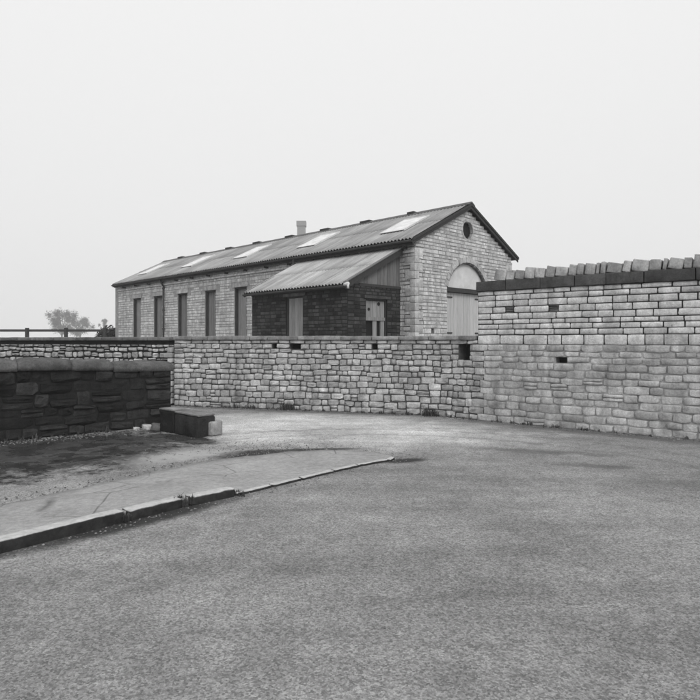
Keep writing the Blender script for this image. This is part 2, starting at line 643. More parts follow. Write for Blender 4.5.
def place_stones(parent, org, path, stones, mat, stuffmat, gap=0.012, proud=(0.02, 0.04), front=0.0, limit=300, variants=None, name='stone', r=rnd, tilt=1.0):
    """the largest as objects of their own, the rest joined"""
    def px(s):
        p = path.pt((s[0] + s[1]) / 2, 0)
        return (s[1] - s[0]) * (s[3] - s[2]) / (p.length_squared)
    order = sorted(stones, key=px, reverse=True)
    keep, rest = order[:limit], order[limit:]
    for s in keep:
        c = path.pt((s[0] + s[1]) / 2, front)
        d = path.at((s[0] + s[1]) / 2)[1]
        o = link(name, r.choice(variants[1]), mat, parent)
        o.location = (c.x - org[0], c.y - org[1], (s[2] + s[3]) / 2 + r.uniform(-.002, .002))
        o.rotation_euler = (0, R(r.uniform(-1.2, 1.2)) * tilt, math.atan2(d.y, d.x) + R(r.uniform(-.8, .8)))
        o.scale = (s[1] - s[0] - gap * r.uniform(.7, 1.5), r.uniform(*proud), s[3] - s[2] - gap * r.uniform(.7, 1.4))
    if rest:
        mb = MB()
        for s in rest:
            c = path.pt((s[0] + s[1]) / 2, front)
            d = path.at((s[0] + s[1]) / 2)[1]
            vv, ff = r.choice(variants[0])
            w, h, p = s[1] - s[0] - gap * r.uniform(.7, 1.5), s[3] - s[2] - gap * r.uniform(.7, 1.4), r.uniform(*proud)
            zc = (s[2] + s[3]) / 2
            mb.add([(c.x - org[0] + d.x * x * w - d.y * y * p, c.y - org[1] + d.y * x * w + d.x * y * p, zc + z * h) for x, y, z in vv], ff, r.random())
        o = mb.build('small_stones', stuffmat, parent, True, True)
        o['kind'] = 'stuff'


def variants(n, seed, mat, round_=1.0, rough_=1.0, smooth=True):
    raw = [stone_variant(seed + i, round_, rough_) for i in range(n)]
    ms = []
    for vv, ff in raw:
        mb = MB()
        mb.add(vv, ff)
        me = mb.mesh('stone', smooth)
        me.materials.append(MATS[mat])
        ms.append(me)
    return raw, ms


# ------------------------------------------------------------------ ground, road, pavement
mb = MB()
mb.add([(-440, -440, -0.05), (440, -440, -0.05), (440, 440, -0.05), (-440, 440, -0.05)], [(0, 1, 2, 3)])
tag(mb.build('ground', 'earth'), kind='structure')

mb = MB()
mb.add([(-60, -30, 0), (60, -30, 0), (60, 15.3, 0), (-60, 15.3, 0)], [(0, 1, 2, 3)])
tag(mb.build('road', 'road'), kind='structure')

# the shed stands on a raised goods yard held up by the boundary walls
WP = [(-3.99, 14.6), (-1.0, 13.72), (1.0, 13.05), (2.15, 12.58), (2.82, 12.0), (4.39, 10.67), (6.1, 9.4), (8.4, 7.9)]
wall = Path(WP)
YZ = 0.9
mb = MB()
edge = [(-30, 24.5), (-9.0, 16.6)] + [tuple(wall.pt(wall.L * i / 24, 0.3)) for i in range(25)] + [(20, 9), (60, 9), (60, 60), (-60, 60), (-60, 34)]
mb.prism(edge, 2, -0.02, YZ)
tag(mb.build('yard', 'yard'), kind='structure')

# pavement: kerb line (road side) and back edge
kerb = Path([(-5.0, 1.63), (-3.2, 3.7), (-2.07, 5.03), (-1.49, 5.71), (-1.07, 6.12), (-0.43, 6.81), (0.04, 7.33), (0.45, 7.72), (0.7, 7.93), (0.76, 8.1)])
back = Path([(-6.0, 2.2), (-4.3, 4.3), (-2.69, 6.53), (-1.79, 7.76), (-1.34, 8.12), (-0.55, 8.55), (0.05, 8.66), (0.5, 8.45), (0.70, 8.25), (0.765, 8.12)])


def kerb_h(s):
    """height of the kerb: dropped to nearly flush beyond the third stone"""
    t = min(1, max(0, (s - 5.95) / 0.3))
    return (0.10 - 0.012 * max(0, s - 3.5)) * (1 - t) + 0.018 * t


N = 90
mb = MB()
vs_, fs_ = [], []
for i in range(N + 1):
    a = kerb.L * i / N
    b = back.L * i / N
    h = kerb_h(a)
    kp = kerb.pt(a, (0.07 if h > 0.03 else 0.045) if i < N else 0.01)
    bp = back.at(b)[0]
    for j in range(9):
        t = j / 8
        q = kp.lerp(bp, t)
        jit = (math.sin(i * 1.7 + j) + math.sin(i * 0.61 + 2 * j)) * 0.004 if 0 < j < 8 else 0
        wob = 0.012 * math.sin(i * 2.3) + 0.014 * math.sin(i * 1.13) if j == 8 else 0
        vs_.append((q.x - wob, q.y + wob, (h - 0.012) * (1 - t) ** 0.8 + 0.012 * t + 0.004 + jit * h * 8))
    # skirts into the road
    vs_.append((kp.x, kp.y, -0.02))
    vs_.append((bp.x - wob, bp.y + wob + 0.005, -0.02))
W = 11
for i in range(N):
    for (p, q) in [(j, j + 1) for j in range(8)] + [(8, 10), (9, 0)]:
        a = i * W
        fs_.append((a + p, a + q, a + W + q, a + W + p))
mb.add(vs_, fs_)
pavement = tag(mb.build('pavement', 'pavement', smooth=True), kind='structure')

# kerb stones: the three big ones in view, more out of frame, then flush ones
kerb_runs = [(0.0, 0.83), (0.85, 1.73), (1.75, 2.58), (2.6, 3.68), (3.7, 4.80), (4.845, 5.40), (5.49, 6.0)]
s = 6.02
while s < kerb.L - 0.2:
    e = min(s + rnd.uniform(0.42, 0.62), kerb.L - 0.02)
    kerb_runs.append((s, e - 0.015))
    s = e
for i, (a, b) in enumerate(kerb_runs):
    m = (a + b) / 2
    h = kerb_h(m)
    w = 0.14 if m < 6 else 0.075
    c = kerb.pt(m, w / 2)
    p0, p1 = kerb.at(a)[0], kerb.at(b)[0]
    d = p1 - p0
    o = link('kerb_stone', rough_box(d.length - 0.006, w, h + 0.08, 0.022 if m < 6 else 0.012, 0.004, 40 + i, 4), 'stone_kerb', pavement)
    o.location = (c.x, c.y, -0.07)
    o.rotation_euler = (0, 0, math.atan2(d.y, d.x))

# ------------------------------------------------------------------ low boundary wall
LH = 1.60
low_org = (WP[0][0], WP[0][1], 0)
lw = tag(empty('boundary_wall', low_org), 'long pale coursed rubble wall, eye high, across the road before the shed', 'wall')
holes = [(2.57, 2.68, 1.39, 1.515), (3.0, 3.27, 1.39, 1.515), (4.95, 5.07, 1.39, 1.515), (6.88, 7.15, 1.18, 1.515)]


def low_block(za, zb):
    return [(h[0], h[1]) for h in holes if zb > h[2] + .005 and za < h[3] - .005]


lr = random.Random(11)
shared_rows = make_rows(0.0, 1.515, 0.10, 0.16, (1.18, 1.29, 1.39), lr)
bond = {za: 7.33 + lr.choice((-.12, -.05, .0, .06, .14)) * (za > 0) for za, zb in shared_rows}      # the two walls are toothed together
stones, runs = lay(wall, shared_rows, 0.0, 7.7, lambda za, zb: low_block(za, zb) + [(bond[za], 9)], 0.11, 0.33, lr)
stones = sneck(stones, lr, 0.04)
st_t, run_t = lay(wall, [(1.515, LH)], 0.0, 7.335, lambda za, zb: [], 0.2, 0.5, lr)
stones, runs = stones + st_t, runs + run_t
core_mesh(wall, runs, 0.02, 0.42, low_org).build('wall_core', 'mortar_grey', lw)
V_low = variants(16, 100, 'stone_low', 1.0, 1.5, False)
place_stones(lw, low_org, wall, stones, 'stone_low', 'stone_low_stuff', 0.013, (0.02, 0.055), 0.02, 300, V_low, r=lr, tilt=2.4)
for h in holes:
    mb = MB()
    a, b = wall.pt(h[0] + .0, 0.30), wall.pt(h[1], 0.30)
    d = (b - a).normalized()
    n = Vector((-d.y, d.x))
    q = [a - d * .03, b + d * .03, b + d * .03 + n * .08, a - d * .03 + n * .08]
    mb.prism([(p.x - low_org[0], p.y - low_org[1]) for p in q], 2, h[2] - .03, h[3] + .03)
    mb.build('socket_back', 'void', lw)
s = 0.0
while s < 7.28:
    e = min(s + lr.uniform(0.4, 0.75), 7.3)
    c, d = wall.pt((s + e) / 2, 0.2), wall.at((s + e) / 2)[1]
    o = link('coping_stone', rough_box(e - s - 0.012, 0.52 + lr.uniform(-.02, .02), 0.085 + lr.uniform(-.008, .012), 0.018, 0.005, int(s * 100), 3), 'stone_flat_coping', lw)
    o.location = (c.x - low_org[0], c.y - low_org[1], LH + 0.002)
    o.rotation_euler = (R(lr.uniform(-.6, .6)), R(lr.uniform(-.5, .5)), math.atan2(d.y, d.x))
    s = e

# ------------------------------------------------------------------ tall wall
S0, S1 = 7.34, wall.L
to = wall.pt(S0, 0)
tall_org = (to.x, to.y, 0)
tw = tag(empty('high_wall', tall_org), 'tall pale squared stone wall with upright coping and dark band at right', 'wall')
tr = random.Random(23)
t_holes = [(8.9, 9.11, 1.18, 1.29)]
t_vents = [(7.93, 8.10, 2.12, 2.245), (8.78, 8.96, 2.12, 2.245)]


def tall_block(za, zb):
    return [(h[0], h[1]) for h in t_holes + t_vents if zb > h[2] + .005 and za < h[3] - .005]


up_rows = [(1.515, 1.70), (1.70, 1.81), (1.81, 1.91), (1.91, 2.12), (2.12, 2.245), (2.245, 2.37), (2.37, 2.475), (2.475, 2.56)]
up_rows[3:4] = [(1.91, 2.0), (2.0, 2.12)]
st_u, run_u = lay(wall, up_rows, S0, S1, tall_block, 0.22, 0.46, tr)
st_l, run_l = lay(wall, shared_rows, 7.0, S1, lambda za, zb: tall_block(za, zb) + [(0, bond[za])], 0.2, 0.42, tr)
st_l = sneck(st_l, tr, 0.03, 0.008)
core_mesh(wall, run_u, 0.0, 0.42, tall_org).build('wall_core', 'mortar_dark', tw)
core_mesh(wall, run_l, -0.008, 0.42, tall_org).build('mortar_bed', 'mortar_pale', tw)
V_tall = variants(14, 300, 'stone_tall', 0.4, 0.9)
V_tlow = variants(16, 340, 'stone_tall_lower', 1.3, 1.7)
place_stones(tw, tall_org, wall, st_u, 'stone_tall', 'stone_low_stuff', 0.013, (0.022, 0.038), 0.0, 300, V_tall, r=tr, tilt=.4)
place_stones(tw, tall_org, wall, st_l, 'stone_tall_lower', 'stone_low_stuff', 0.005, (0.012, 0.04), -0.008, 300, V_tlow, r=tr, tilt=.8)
for h in t_holes:
    mb = MB()
    a, b = wall.pt(h[0], 0.2), wall.pt(h[1], 0.2)
    d = (b - a).normalized()
    n = Vector((-d.y, d.x))
    q = [a - d * .03, b + d * .03, b + d * .03 + n * .08, a - d * .03 + n * .08]
    mb.prism([(p.x - tall_org[0], p.y - tall_org[1]) for p in q], 2, h[2] - .03, h[3] + .03)
    mb.build('socket_back', 'void', tw)
for h in t_vents:        # vents packed with thin slates
    m = (h[0] + h[1]) / 2
    d = wall.at(m)[1]
    ang = math.atan2(d.y, d.x)
    for k in range(4):
        o = link('vent_slate', rough_box(h[1] - h[0] - .012, 0.2, 0.02, 0.004, 0.002, k, 1), 'stone_band', tw)
        c = wall.pt(m, 0.09)
        o.location = (c.x - tall_org[0], c.y - tall_org[1], h[2] + 0.003 + k * 0.0325)
        o.rotation_euler = (0, 0, ang)
    mb = MB()
    mb.box(-(h[1] - h[0]) / 2 - .02, (h[1] - h[0]) / 2 + .02, 0.2, 0.3, h[2] - .02, h[3] + .02)
    o = mb.build('vent_back', 'void', tw)
    c = wall.pt(m, 0.0)
    o.location = (c.x - tall_org[0], c.y - tall_org[1], 0)
    o.rotation_euler = (0, 0, ang)
# dark projecting band
s = S0 - 0.02
while s < S1 - 0.1:
    e = min(s + tr.uniform(0.5, 0.8), S1)
    c, d = wall.pt((s + e) / 2, 0.19), wall.at((s + e) / 2)[1]
    o = link('band_stone', rough_box(e - s - 0.01, 0.5, 0.195, 0.012, 0.004, int(s * 77), 3), 'stone_band', tw)
    o.location = (c.x - tall_org[0], c.y - tall_org[1], 2.563)
    o.rotation_euler = (0, R(tr.uniform(-.4, .4)), math.atan2(d.y, d.x))
    s = e
# coping set on edge, leaning a little
s = S0 + 0.34
while s < S1 - 0.06:
    w = tr.choice((0.07, 0.12, 0.16, 0.2, 0.24)) * tr.uniform(.85, 1.15)
    e = s + w
    c, d = wall.pt((s + e) / 2, 0.2), wall.at((s + e) / 2)[1]
    hh = tr.uniform(0.165, 0.215)
    o = link('coping_stone', rough_box(w - 0.008, 0.46 + tr.uniform(-.03, .03), hh, min(0.018, w * .2), 0.007, int(s * 91), 1), 'stone_coping', tw)
    o.location = (c.x - tall_org[0], c.y - tall_org[1], 2.758)
    o.rotation_euler = (0, R(tr.uniform(4, 14)), math.atan2(d.y, d.x))
    s = e + 0.012

# ------------------------------------------------------------------ old wall, left, continuing behind the dark one
old = Path([(-11.5, 17.1), (-7.5, 15.85), (-4.02, 14.78)])
old_org = (-11.5, 17.1, 0)
ow = tag(empty('old_wall', old_org), 'older rubble wall with thick black coping, behind the sooty wall at left', 'wall')
orr = random.Random(31)
rows = make_rows(0.3, 1.50, 0.09, 0.15, (1.42,), orr)
stones, runs = lay(old, rows, 0.0, old.L, lambda a, b: [], 0.1, 0.3, orr)
stones = sneck(stones, orr, .15, .014)
core_mesh(old, runs + [(0, old.L, 0.0, 0.3), (0, old.L, 1.50, 1.585)], 0.02, 0.42, old_org).build('wall_core', 'mortar_black', ow)
V_old = variants(10, 400, 'stone_old', 1.6, 1.4, False)
place_stones(ow, old_org, old, stones, 'stone_old', 'stone_low_stuff', 0.03, (0.03, 0.07), 0.02, 300, V_old, r=orr, tilt=2)
s = 0.0
while s < old.L - 0.05:
    e = min(s + orr.uniform(0.5, 0.8), old.L + 0.1)
    c, d = old.pt((s + e) / 2, 0.2), old.at((s + e) / 2)[1]
    o = link('coping_stone', rough_box(e - s - 0.01, 0.62, 0.085, 0.02, 0.006, int(s * 57), 3), 'stone_old_coping', ow)
    o.location = (c.x - old_org[0], c.y - old_org[1], 1.587)
    o.rotation_euler = (0, R(orr.uniform(-.5, .5)), math.atan2(d.y, d.x))
    s = e
# toothed end stones that bond the two walls
tz = 0.05
k = 0
while tz < 1.42:
    h = orr.uniform(0.11, 0.16)
    w = (0.22, 0.12)[k % 2]
    o = link('end_stone', rough_box(w, 0.3, h - 0.02, 0.015, 0.006, 900 + k, 1), 'stone_old', ow)
    o.location = (-4.06 - w / 2 + 0.06 - old_org[0], 14.74 - old_org[1], tz)
    o.rotation_euler = (0, 0, R(-17))
    tz += h
    k += 1

# ------------------------------------------------------------------ sooty wall in front, left
dk = Path([(-7.9, 7.3), (-4.3, 10.3), (-3.13, 11.25)])
dk_org = (-7.9, 7.3, 0)
dw = tag(empty('sooty_wall', dk_org), 'low soot-black stone wall with fat rounded coping beside the wet lane', 'wall')
dr = random.Random(41)


def dk_top(s):
    return 1.225 - 0.02 * (s - 2.0) / 4.0 - 0.085 * max(0, (s - 4.2)) / 2.0


rows = make_rows(0.0, 1.10, 0.15, 0.24, (), dr)
stones, runs = lay(dk, rows, 0.0, dk.L, lambda a, b: [], 0.18, 0.58, dr)
stones = sneck(stones, dr, .15, .014)
core_mesh(dk, runs, 0.015, 0.4, dk_org).build('wall_core', 'mortar_black', dw)
V_dark = variants(20, 500, 'stone_dark', 1.5, 1.8, False)
place_stones(dw, dk_org, dk, stones, 'stone_dark', 'stone_low_stuff', 0.008, (0.012, 0.065), 0.015, 300, V_dark, r=dr, tilt=3)


def coping_mesh(L, w, h, seed):
    r = random.Random(seed)
    prof = [(-w / 2, 0.0), (-w / 2 - 0.012, h * .35), (-w / 2 + 0.02, h * .68), (-w * .22, h * .93), (0, h), (w * .25, h * .92), (w / 2, h * .6), (w / 2, 0)]
    n = 8
    mb = MB()
    vs_, fs_ = [], []
    for i in range(n + 1):
        t = i / n
        sc_ = 1 - 0.16 * (abs(2 * t - 1) ** 6)
        for (y, z) in prof:
            vs_.append(((t - .5) * L, y * (1 - .06 * (abs(2 * t - 1) ** 6)) + r.uniform(-.012, .012), z * sc_ + r.uniform(-.014, .014) * (z > 0)))
    m = len(prof)
    for i in range(n):
        for j in range(m):
            fs_.append((i * m + j, i * m + (j + 1) % m, (i + 1) * m + (j + 1) % m, (i + 1) * m + j))
    fs_ += [tuple(range(m)), tuple(range(n * m, n * m + m))]
    mb.add(vs_, fs_)
    return mb.mesh('coping', True)


cuts = [0.0, 0.9, 1.75, 2.7, 3.45, 4.25, 5.12, dk.L + 0.05]
cuts = [0.0, 0.95, 1.8, 2.75, 3.6, 4.42, 5.12, dk.L + 0.03]
for a, b in zip(cuts, cuts[1:]):
    c, d = dk.pt((a + b) / 2, 0.19), dk.at(min((a + b) / 2, dk.L - .1))[1]
    o = link('coping_stone', coping_mesh(b - a - 0.012, 0.5, 0.205 + dr.uniform(-.012, .012), int(a * 31) + 3), 'stone_dark_coping', dw)
    o.location = (c.x - dk_org[0], c.y - dk_org[1], dk_top((a + b) / 2) - 0.115)
    o.rotation_euler = (0, R(1.1), math.atan2(d.y, d.x))

# low stone ledge with a small pale stone at its end
le = tag(empty('stone_ledge', (-2.66, 10.35, 0)), 'low black stone ledge jutting from the sooty wall end', 'ledge')
d = Vector((0.94, -0.80)).normalized()
ang = math.atan2(d.y, d.x)
for i, (u, L, h) in enumerate(((-0.27, 0.44, 0.40), (0.30, 0.68, 0.37))):
    o = link('ledge_block', rough_box(L - 0.008, 0.34, h, 0.04, 0.017, 70 + i, 5), 'stone_ledge', le)
    o.location = (d.x * u, d.y * u, -0.02)
    o.rotation_euler = (0, R(1.5 * i), ang)
for i, (u, L, h) in enumerate(((-0.26, 0.46, 0.399), (0.31, 0.66, 0.369))):
    o = link('top_slab', rough_box(L, 0.345, 0.03, 0.01, 0.003, 80 + i, 3), 'stone_flat_coping', le)
    o.location = (d.x * u, d.y * u, h - 0.021)
    o.rotation_euler = (0, R(1.5 * i), ang)
o = link('end_block', rough_box(0.25, 0.25, 0.24, 0.03, 0.01, 91, 1), 'stone_pale', None)
o.location = (-2.12, 10.1, 0)
o.rotation_euler = (0, 0, ang + .1)
tag(o, 'small pale squared stone at the tip of the black ledge', 'stone')
o.name = 'squared_stone'

# ------------------------------------------------------------------ goods shed
ROT = math.atan2(0.698, 0.716)
SH = (2.31, 18.0, YZ)
shed = tag(empty('goods_shed', SH, ROT), 'long pale stone goods shed with corrugated roof and tall narrow windows', 'building')
GW, LEN = 5.6, 20.4
EZ = 4.60 - YZ        # eaves
RZ = 6.09 - YZ        # ridge
WT = 3.62             # wall top under the eaves


def Z(z):
    return z - YZ


# windows of the long side: (distance from the near corner)
WIN = [18.2, 15.95, 13.6, 11.25, 9.0, 6.75]
WH = 0.43
WTOP, WSILL = Z(3.76), Z(1.45)
side = Path([(0, LEN), (0, 0)], False)       # runs left to right as seen from the road
sr = random.Random(53)


def side_block(za, zb):
    out = []
    for w in WIN:
        if zb > WSILL + .005 and za < WTOP - .005:
            out.append((LEN - w - WH, LEN - w + WH))
    return out


rows = make_rows(0, WT, 0.10, 0.15, (WSILL, WTOP, WTOP + .2, WT - .29), sr)
rows_main = [q for q in rows if q[1] < WT - .28]
stones, runs = lay(side, rows_main, 0.02, LEN - 0.0, side_block, 0.2, 0.46, sr)
sw = core_mesh(side, runs + [(0.02, LEN, rows_main[-1][1], WT)], 0.0, 0.45).build('side_wall', 'mortar_mid', shed)


def joined_stones(stones, path, mat, parent, proud=(0.008, 0.024), gap=0.014, r=sr, skip=None, inset=0.012, front=0.0):
    mb = MB()
    for (a, b, za, zb) in stones:
        if skip and skip(a, b, za, zb):
            continue
        w, h, p = b - a - gap * r.uniform(.6, 1.6), zb - za - gap * r.uniform(.6, 1.5), r.uniform(*proud)
        c, d = path.pt((a + b) / 2, front), path.at((a + b) / 2)[1]
        zc = (za + zb) / 2
        j = lambda: r.uniform(-.006, .006)
        vv = []
        for (x, z) in ((-.5, -.5), (.5, -.5), (.5, .5), (-.5, .5)):
            vv.append((x * w + j(), 0.01, z * h + j()))
        for (x, z) in ((-.5, -.5), (.5, -.5), (.5, .5), (-.5, .5)):
            vv.append((x * (w - 2 * inset) + j(), -p + r.uniform(-.004, .004), z * (h - 2 * inset) + j()))
        ff = [(4, 5, 6, 7)] + [(i, (i + 1) % 4, 4 + (i + 1) % 4, 4 + i) for i in range(4)]
        mb.add([(c.x + d.x * x - d.y * y, c.y + d.y * x + d.x * y, zc + z) for x, y, z in vv], ff, r.random())
    o = mb.build('stonework', mat, parent, False, True)
    o['kind'] = 'stuff'
    return o


joined_stones(stones, side, 'stone_shed', sw, skip=lambda a, b, za, zb: any(zb > WTOP and za < WTOP + .19 and b > LEN - w - WH - .12 and a < LEN - w + WH + .12 for w in WIN))
# eaves course, projecting a little
mb = MB()
mb.box(-0.075, 0.0, -0.0, LEN, WT - 0.285, WT - 0.215)
mb.build('eaves_course', 'stone_quoin', shed)
stones = lay(side, [(WT - .21, WT - .1), (WT - .1, WT)], 0, LEN, lambda a, b: [], .3, .6, sr)[0]
joined_stones(stones, side, 'stone_shed', sw)
# far walls
mb = MB()
mb.box(GW - 0.4, GW, 0.46, LEN - 0.46, 0, WT)
mb.build('rear_wall', 'mortar_mid', shed)
gable_poly = [(0.001, 0), (GW - 0.001, 0), (GW - 0.001, WT), (GW / 2, WT + GW / 2 * (RZ - EZ) / 3.05), (0.001, WT)]
mb = MB()
mb.prism(gable_poly, 1, LEN - 0.001, LEN + 0.4)
mb.build('far_gable_wall', 'mortar_mid', shed)

# windows
for i, w in enumerate(WIN):
    t = empty('window', (0, w, 0), 0, shed)
    mb = MB()
    mb.box(-0.03, 0.2, -WH - .1, WH + .1, WTOP + 0.002, WTOP + .19)
    mb.build('lintel', 'stone_lintel', t)
    mb = MB()
    mb.box(-0.05, 0.2, -WH - .06, WH + .06, WSILL - .1, WSILL - 0.002)
    mb.build('sill', 'stone_quoin', t)
    for k in range(4):
        mb = MB()
        y0 = -WH + k * WH / 2
        mb.box(0.15 + sr.uniform(0, .02), 0.19, y0 + .006, y0 + WH / 2 - .006, WSILL + .002, WTOP)
        mb.build('plank', 'timber_board', t)
    mb = MB()
    mb.box(0.195, 0.30, -WH - .01, WH + .01, WSILL - .01, WTOP + .01)
    mb.build('backing', 'void', t)
    mb = MB()
    for (a, b, c_, d_) in ((-WH, -WH + .06, WSILL, WTOP), (WH - .06, WH, WSILL, WTOP), (-WH + .06, WH - .06, WTOP - .07, WTOP)):
        mb.box(0.03, 0.145, a, b, c_, d_)
    mb.build('frame', 'timber_dark', t)

# gable end
gab = Path([(0, 0), (GW, 0)], False)
slope = (RZ - EZ) / 3.05
AC, AHW, ASP, ARISE = 2.8, 1.17, Z(3.3), 0.87          # arch centre, half width, springing, rise
AR = (AHW ** 2 + ARISE ** 2) / (2 * ARISE)
AZ = ASP + ARISE - AR
OC, OR_ = Z(5.25), 0.31


def gable_block(za, zb):
    out = []
    zm = (za + zb) / 2
    if zm < ASP:
        out.append((AC - AHW, AC + AHW))
    elif zm < ASP + ARISE:
        hw = math.sqrt(max(0, AR ** 2 - (zm - AZ) ** 2))
        out.append((AC - hw, AC + hw))
    if abs(zm - OC) < OR_:
        hw = math.sqrt(OR_ ** 2 - (zm - OC) ** 2)
        out.append((AC - hw, AC + hw))
    if zb > WT:
        x = max(0, ((za + zb) / 2 - WT - .05) / slope)
        out += [(-1, x), (GW - x, GW + 1)]
    if 0.9 < zm < 1.06:
        out.append((0.80, 0.95))
    return out


gtop = WT + GW / 2 * slope
rows = make_rows(0, gtop - .02, 0.095, 0.135, (0.9, 1.06, ASP, ASP + ARISE, WT), sr)
stones, runs = lay(gab, rows, 0, GW, gable_block, 0.2, 0.46, sr)
# the core below the slope is cut in fine rows so the verge covers its steps
gw = core_mesh(gab, runs, 0.0, 0.45).build('gable_wall', 'mortar_mid', shed)
ring = lambda a, b, za, zb: (AHW - .02 < abs((a + b) / 2 - AC) - (b - a) / 2 < 0 and False)


def near_arch(a, b, za, zb):
    c = (a + b) / 2
    zm = (za + zb) / 2
    return False


joined_stones([(a, b, c + .0, d) for a, b, c, d in stones], gab, 'stone_shed', gw, r=sr)
mb = MB()
mb.box(0.78, 0.97, 0.12, 0.2, 0.88, 1.08)
mb.build('vent_hole', 'void', shed)
# arch stones
a0 = math.asin(AHW / AR)
nv = 15
for i in range(nv):
    t0 = -a0 + 2 * a0 * i / nv + .008
    t1 = -a0 + 2 * a0 * (i + 1) / nv - .008
    mb = MB()
    poly = []
    for (t, r_) in ((t0, AR), (t1, AR), (t1, AR + .17), (t0, AR + .17)):
        poly.append((AC + math.sin(t) * r_, AZ + math.cos(t) * r_))
    mb.prism(poly, 1, -0.022 - sr.uniform(0, .008), 0.12)
    mb.build('arch_stone', 'stone_lintel', shed)
for i in range(24):      # dark drip mould over the arch
    t0, t1 = -a0 + 2 * a0 * i / 24, -a0 + 2 * a0 * (i + 1) / 24 - .002
    mb = MB()
    mb.prism([(AC + math.sin(t) * r_, AZ + math.cos(t) * r_) for (t, r_) in ((t0, AR - .045), (t1, AR - .045), (t1, AR + .004), (t0, AR + .004))], 1, -0.0, 0.099)
    mb.build('arch_edge', 'stone_band', shed)
# pale infill under the arch, set back
mb = MB()
poly = [(AC + math.sin(-a0 + 2 * a0 * i / 20) * (AR + .02), AZ + math.cos(-a0 + 2 * a0 * i / 20) * (AR + .02)) for i in range(21)]
mb.prism(poly, 1, 0.10, 0.3)
mb.build('arch_infill', 'render_pale', shed)
mb = MB()
mb.box(AC - AHW + .004, AC + AHW - .004, 0.03, 0.3, ASP - 0.14, ASP)
mb.build('door_lintel', 'timber_dark', shed)
# round opening
for i in range(14):
    t0, t1 = 2 * math.pi * i / 14 + .02, 2 * math.pi * (i + 1) / 14 - .02
    mb = MB()
    mb.prism([(AC + math.sin(t) * r_, OC + math.cos(t) * r_) for (t, r_) in ((t0, OR_ - .01), (t1, OR_ - .01), (t1, OR_ + .07), (t0, OR_ + .07))], 1, -0.014, 0.1)
    mb.build('round_window_stone', 'stone_lintel', shed)
mb = MB()
mb.prism([(AC + math.sin(2 * math.pi * i / 20) * .33, OC + math.cos(2 * math.pi * i / 20) * .35) for i in range(20)], 1, 0.12, 0.16)
mb.build('round_window', 'void', shed)
# double plank door
dz0, dz1 = 0.02, ASP - 0.145
for leaf in (-1, 1):
    t = empty('door', (AC, 0, 0), 0, shed)
    for k in range(6):
        mb = MB()
        wdt = (AHW - .05) / 6
        x0 = .006 + k * wdt
        xa, xb = (x0, x0 + wdt - .008) if leaf > 0 else (-x0 - wdt + .008, -x0)
        mb.box(xa, xb, 0.16 + sr.uniform(0, .006), 0.2, dz0, dz1 - .01)
        mb.build('plank', 'timber_pale', t)
    for hz in (dz1 - .16, Z(1.83)):
        mb = MB()
        xa, xb = (AHW - .5, AHW - .02) if leaf > 0 else (-AHW + .02, -AHW + .5)
        mb.box(xa, xb, 0.145, 0.158, hz - .025, hz + .025)
        mb.build('strap_hinge', 'iron', t)
    mb = MB()
    xa, xb = (AHW - .045, AHW) if leaf > 0 else (-AHW, -AHW + .045)
    mb.box(xa, xb, 0.12, 0.24, dz0, dz1)
    mb.build('jamb', 'timber_dark', t)
mb = MB()
mb.box(AC - AHW - .01, AC + AHW + .01, 0.24, 0.3, 0, dz1 + .1)
mb.build('door_backing', 'void', shed)
# quoins on both gable corners
for side_x in (0, GW):
    z, k = 0.0, 0
    while z < WT - .12:
        h = sr.uniform(0.19, 0.27)
        h = min(h, WT - .1 - z)
        lx, ly = ((0.4, 0.2), (0.2, 0.4))[k % 2]
        o = link('quoin', rough_box(lx, ly, h - 0.014, 0.012, 0.003, 600 + k, 1), 'stone_quoin', shed)
        o.location = (lx / 2 - .027 if side_x == 0 else GW - lx / 2 + .027, ly / 2 - .027, z)
        z += h
        k += 1

# roof: corrugated sheets
PITCH, AMP = 0.146, 0.026
SW_ = PITCH * 7


def sheet_mesh(name, L0, thick=0.008, seg=6, waves=7.5, rows_=3):
    """corrugated sheet in x (up the slope, 0..L0), y (across), z"""
    n = int(waves * seg)
    mb = MB()
    vs_, fs_ = [], []
    for j in range(rows_ + 1):
        for i in range(n + 1):
            y = waves * PITCH * i / n
            vs_.append((L0 * j / rows_, y, AMP * math.cos(2 * math.pi * y / PITCH)))
    m = n + 1
    for j in range(rows_):
        for i in range(n):
            fs_.append((j * m + i, j * m + i + 1, (j + 1) * m + i + 1, (j + 1) * m + i))
    k = len(vs_)      # front lip so the sheet edge has thickness
    for i in range(n + 1):
        x, y, z = vs_[i]
        vs_.append((x, y, z - thick))
    for i in range(n):
        fs_.append((i, i + 1, k + i + 1, k + i))
    mb.add(vs_, fs_)
    return mb.mesh(name, True)


sl = math.hypot(3.05, RZ - EZ)
pit = math.atan2(RZ - EZ, 3.05)
half = sl / 2 + 0.08
me_sheet = sheet_mesh('roof_sheet', half)
me_sheet.materials.append(MATS['sheet_roof'])
OV = 0.14
ncol = math.ceil((LEN + 2 * OV) / SW_)
SWF = (LEN + 2 * OV) / ncol
for sd_ in (0, 1):
    for col in range(ncol):
        for row in (0, 1):
            o = link('roof_sheet', me_sheet, None, shed)
            d0 = row * (sl / 2 - 0.04)
            x, z = -0.25 + d0 * math.cos(pit), EZ + d0 * math.sin(pit) + row * 0.012 + 0.03 + (col % 2) * 0.003
            o.scale.y = SWF / SW_
            if sd_ == 0:
                o.location = (x, -OV + col * SWF, z)
                o.rotation_euler = (0, -pit, 0)
            else:
                o.location = (GW - x, -OV + (col + 1) * SWF + .07, z)
                o.rotation_euler = (0, -pit, math.pi)
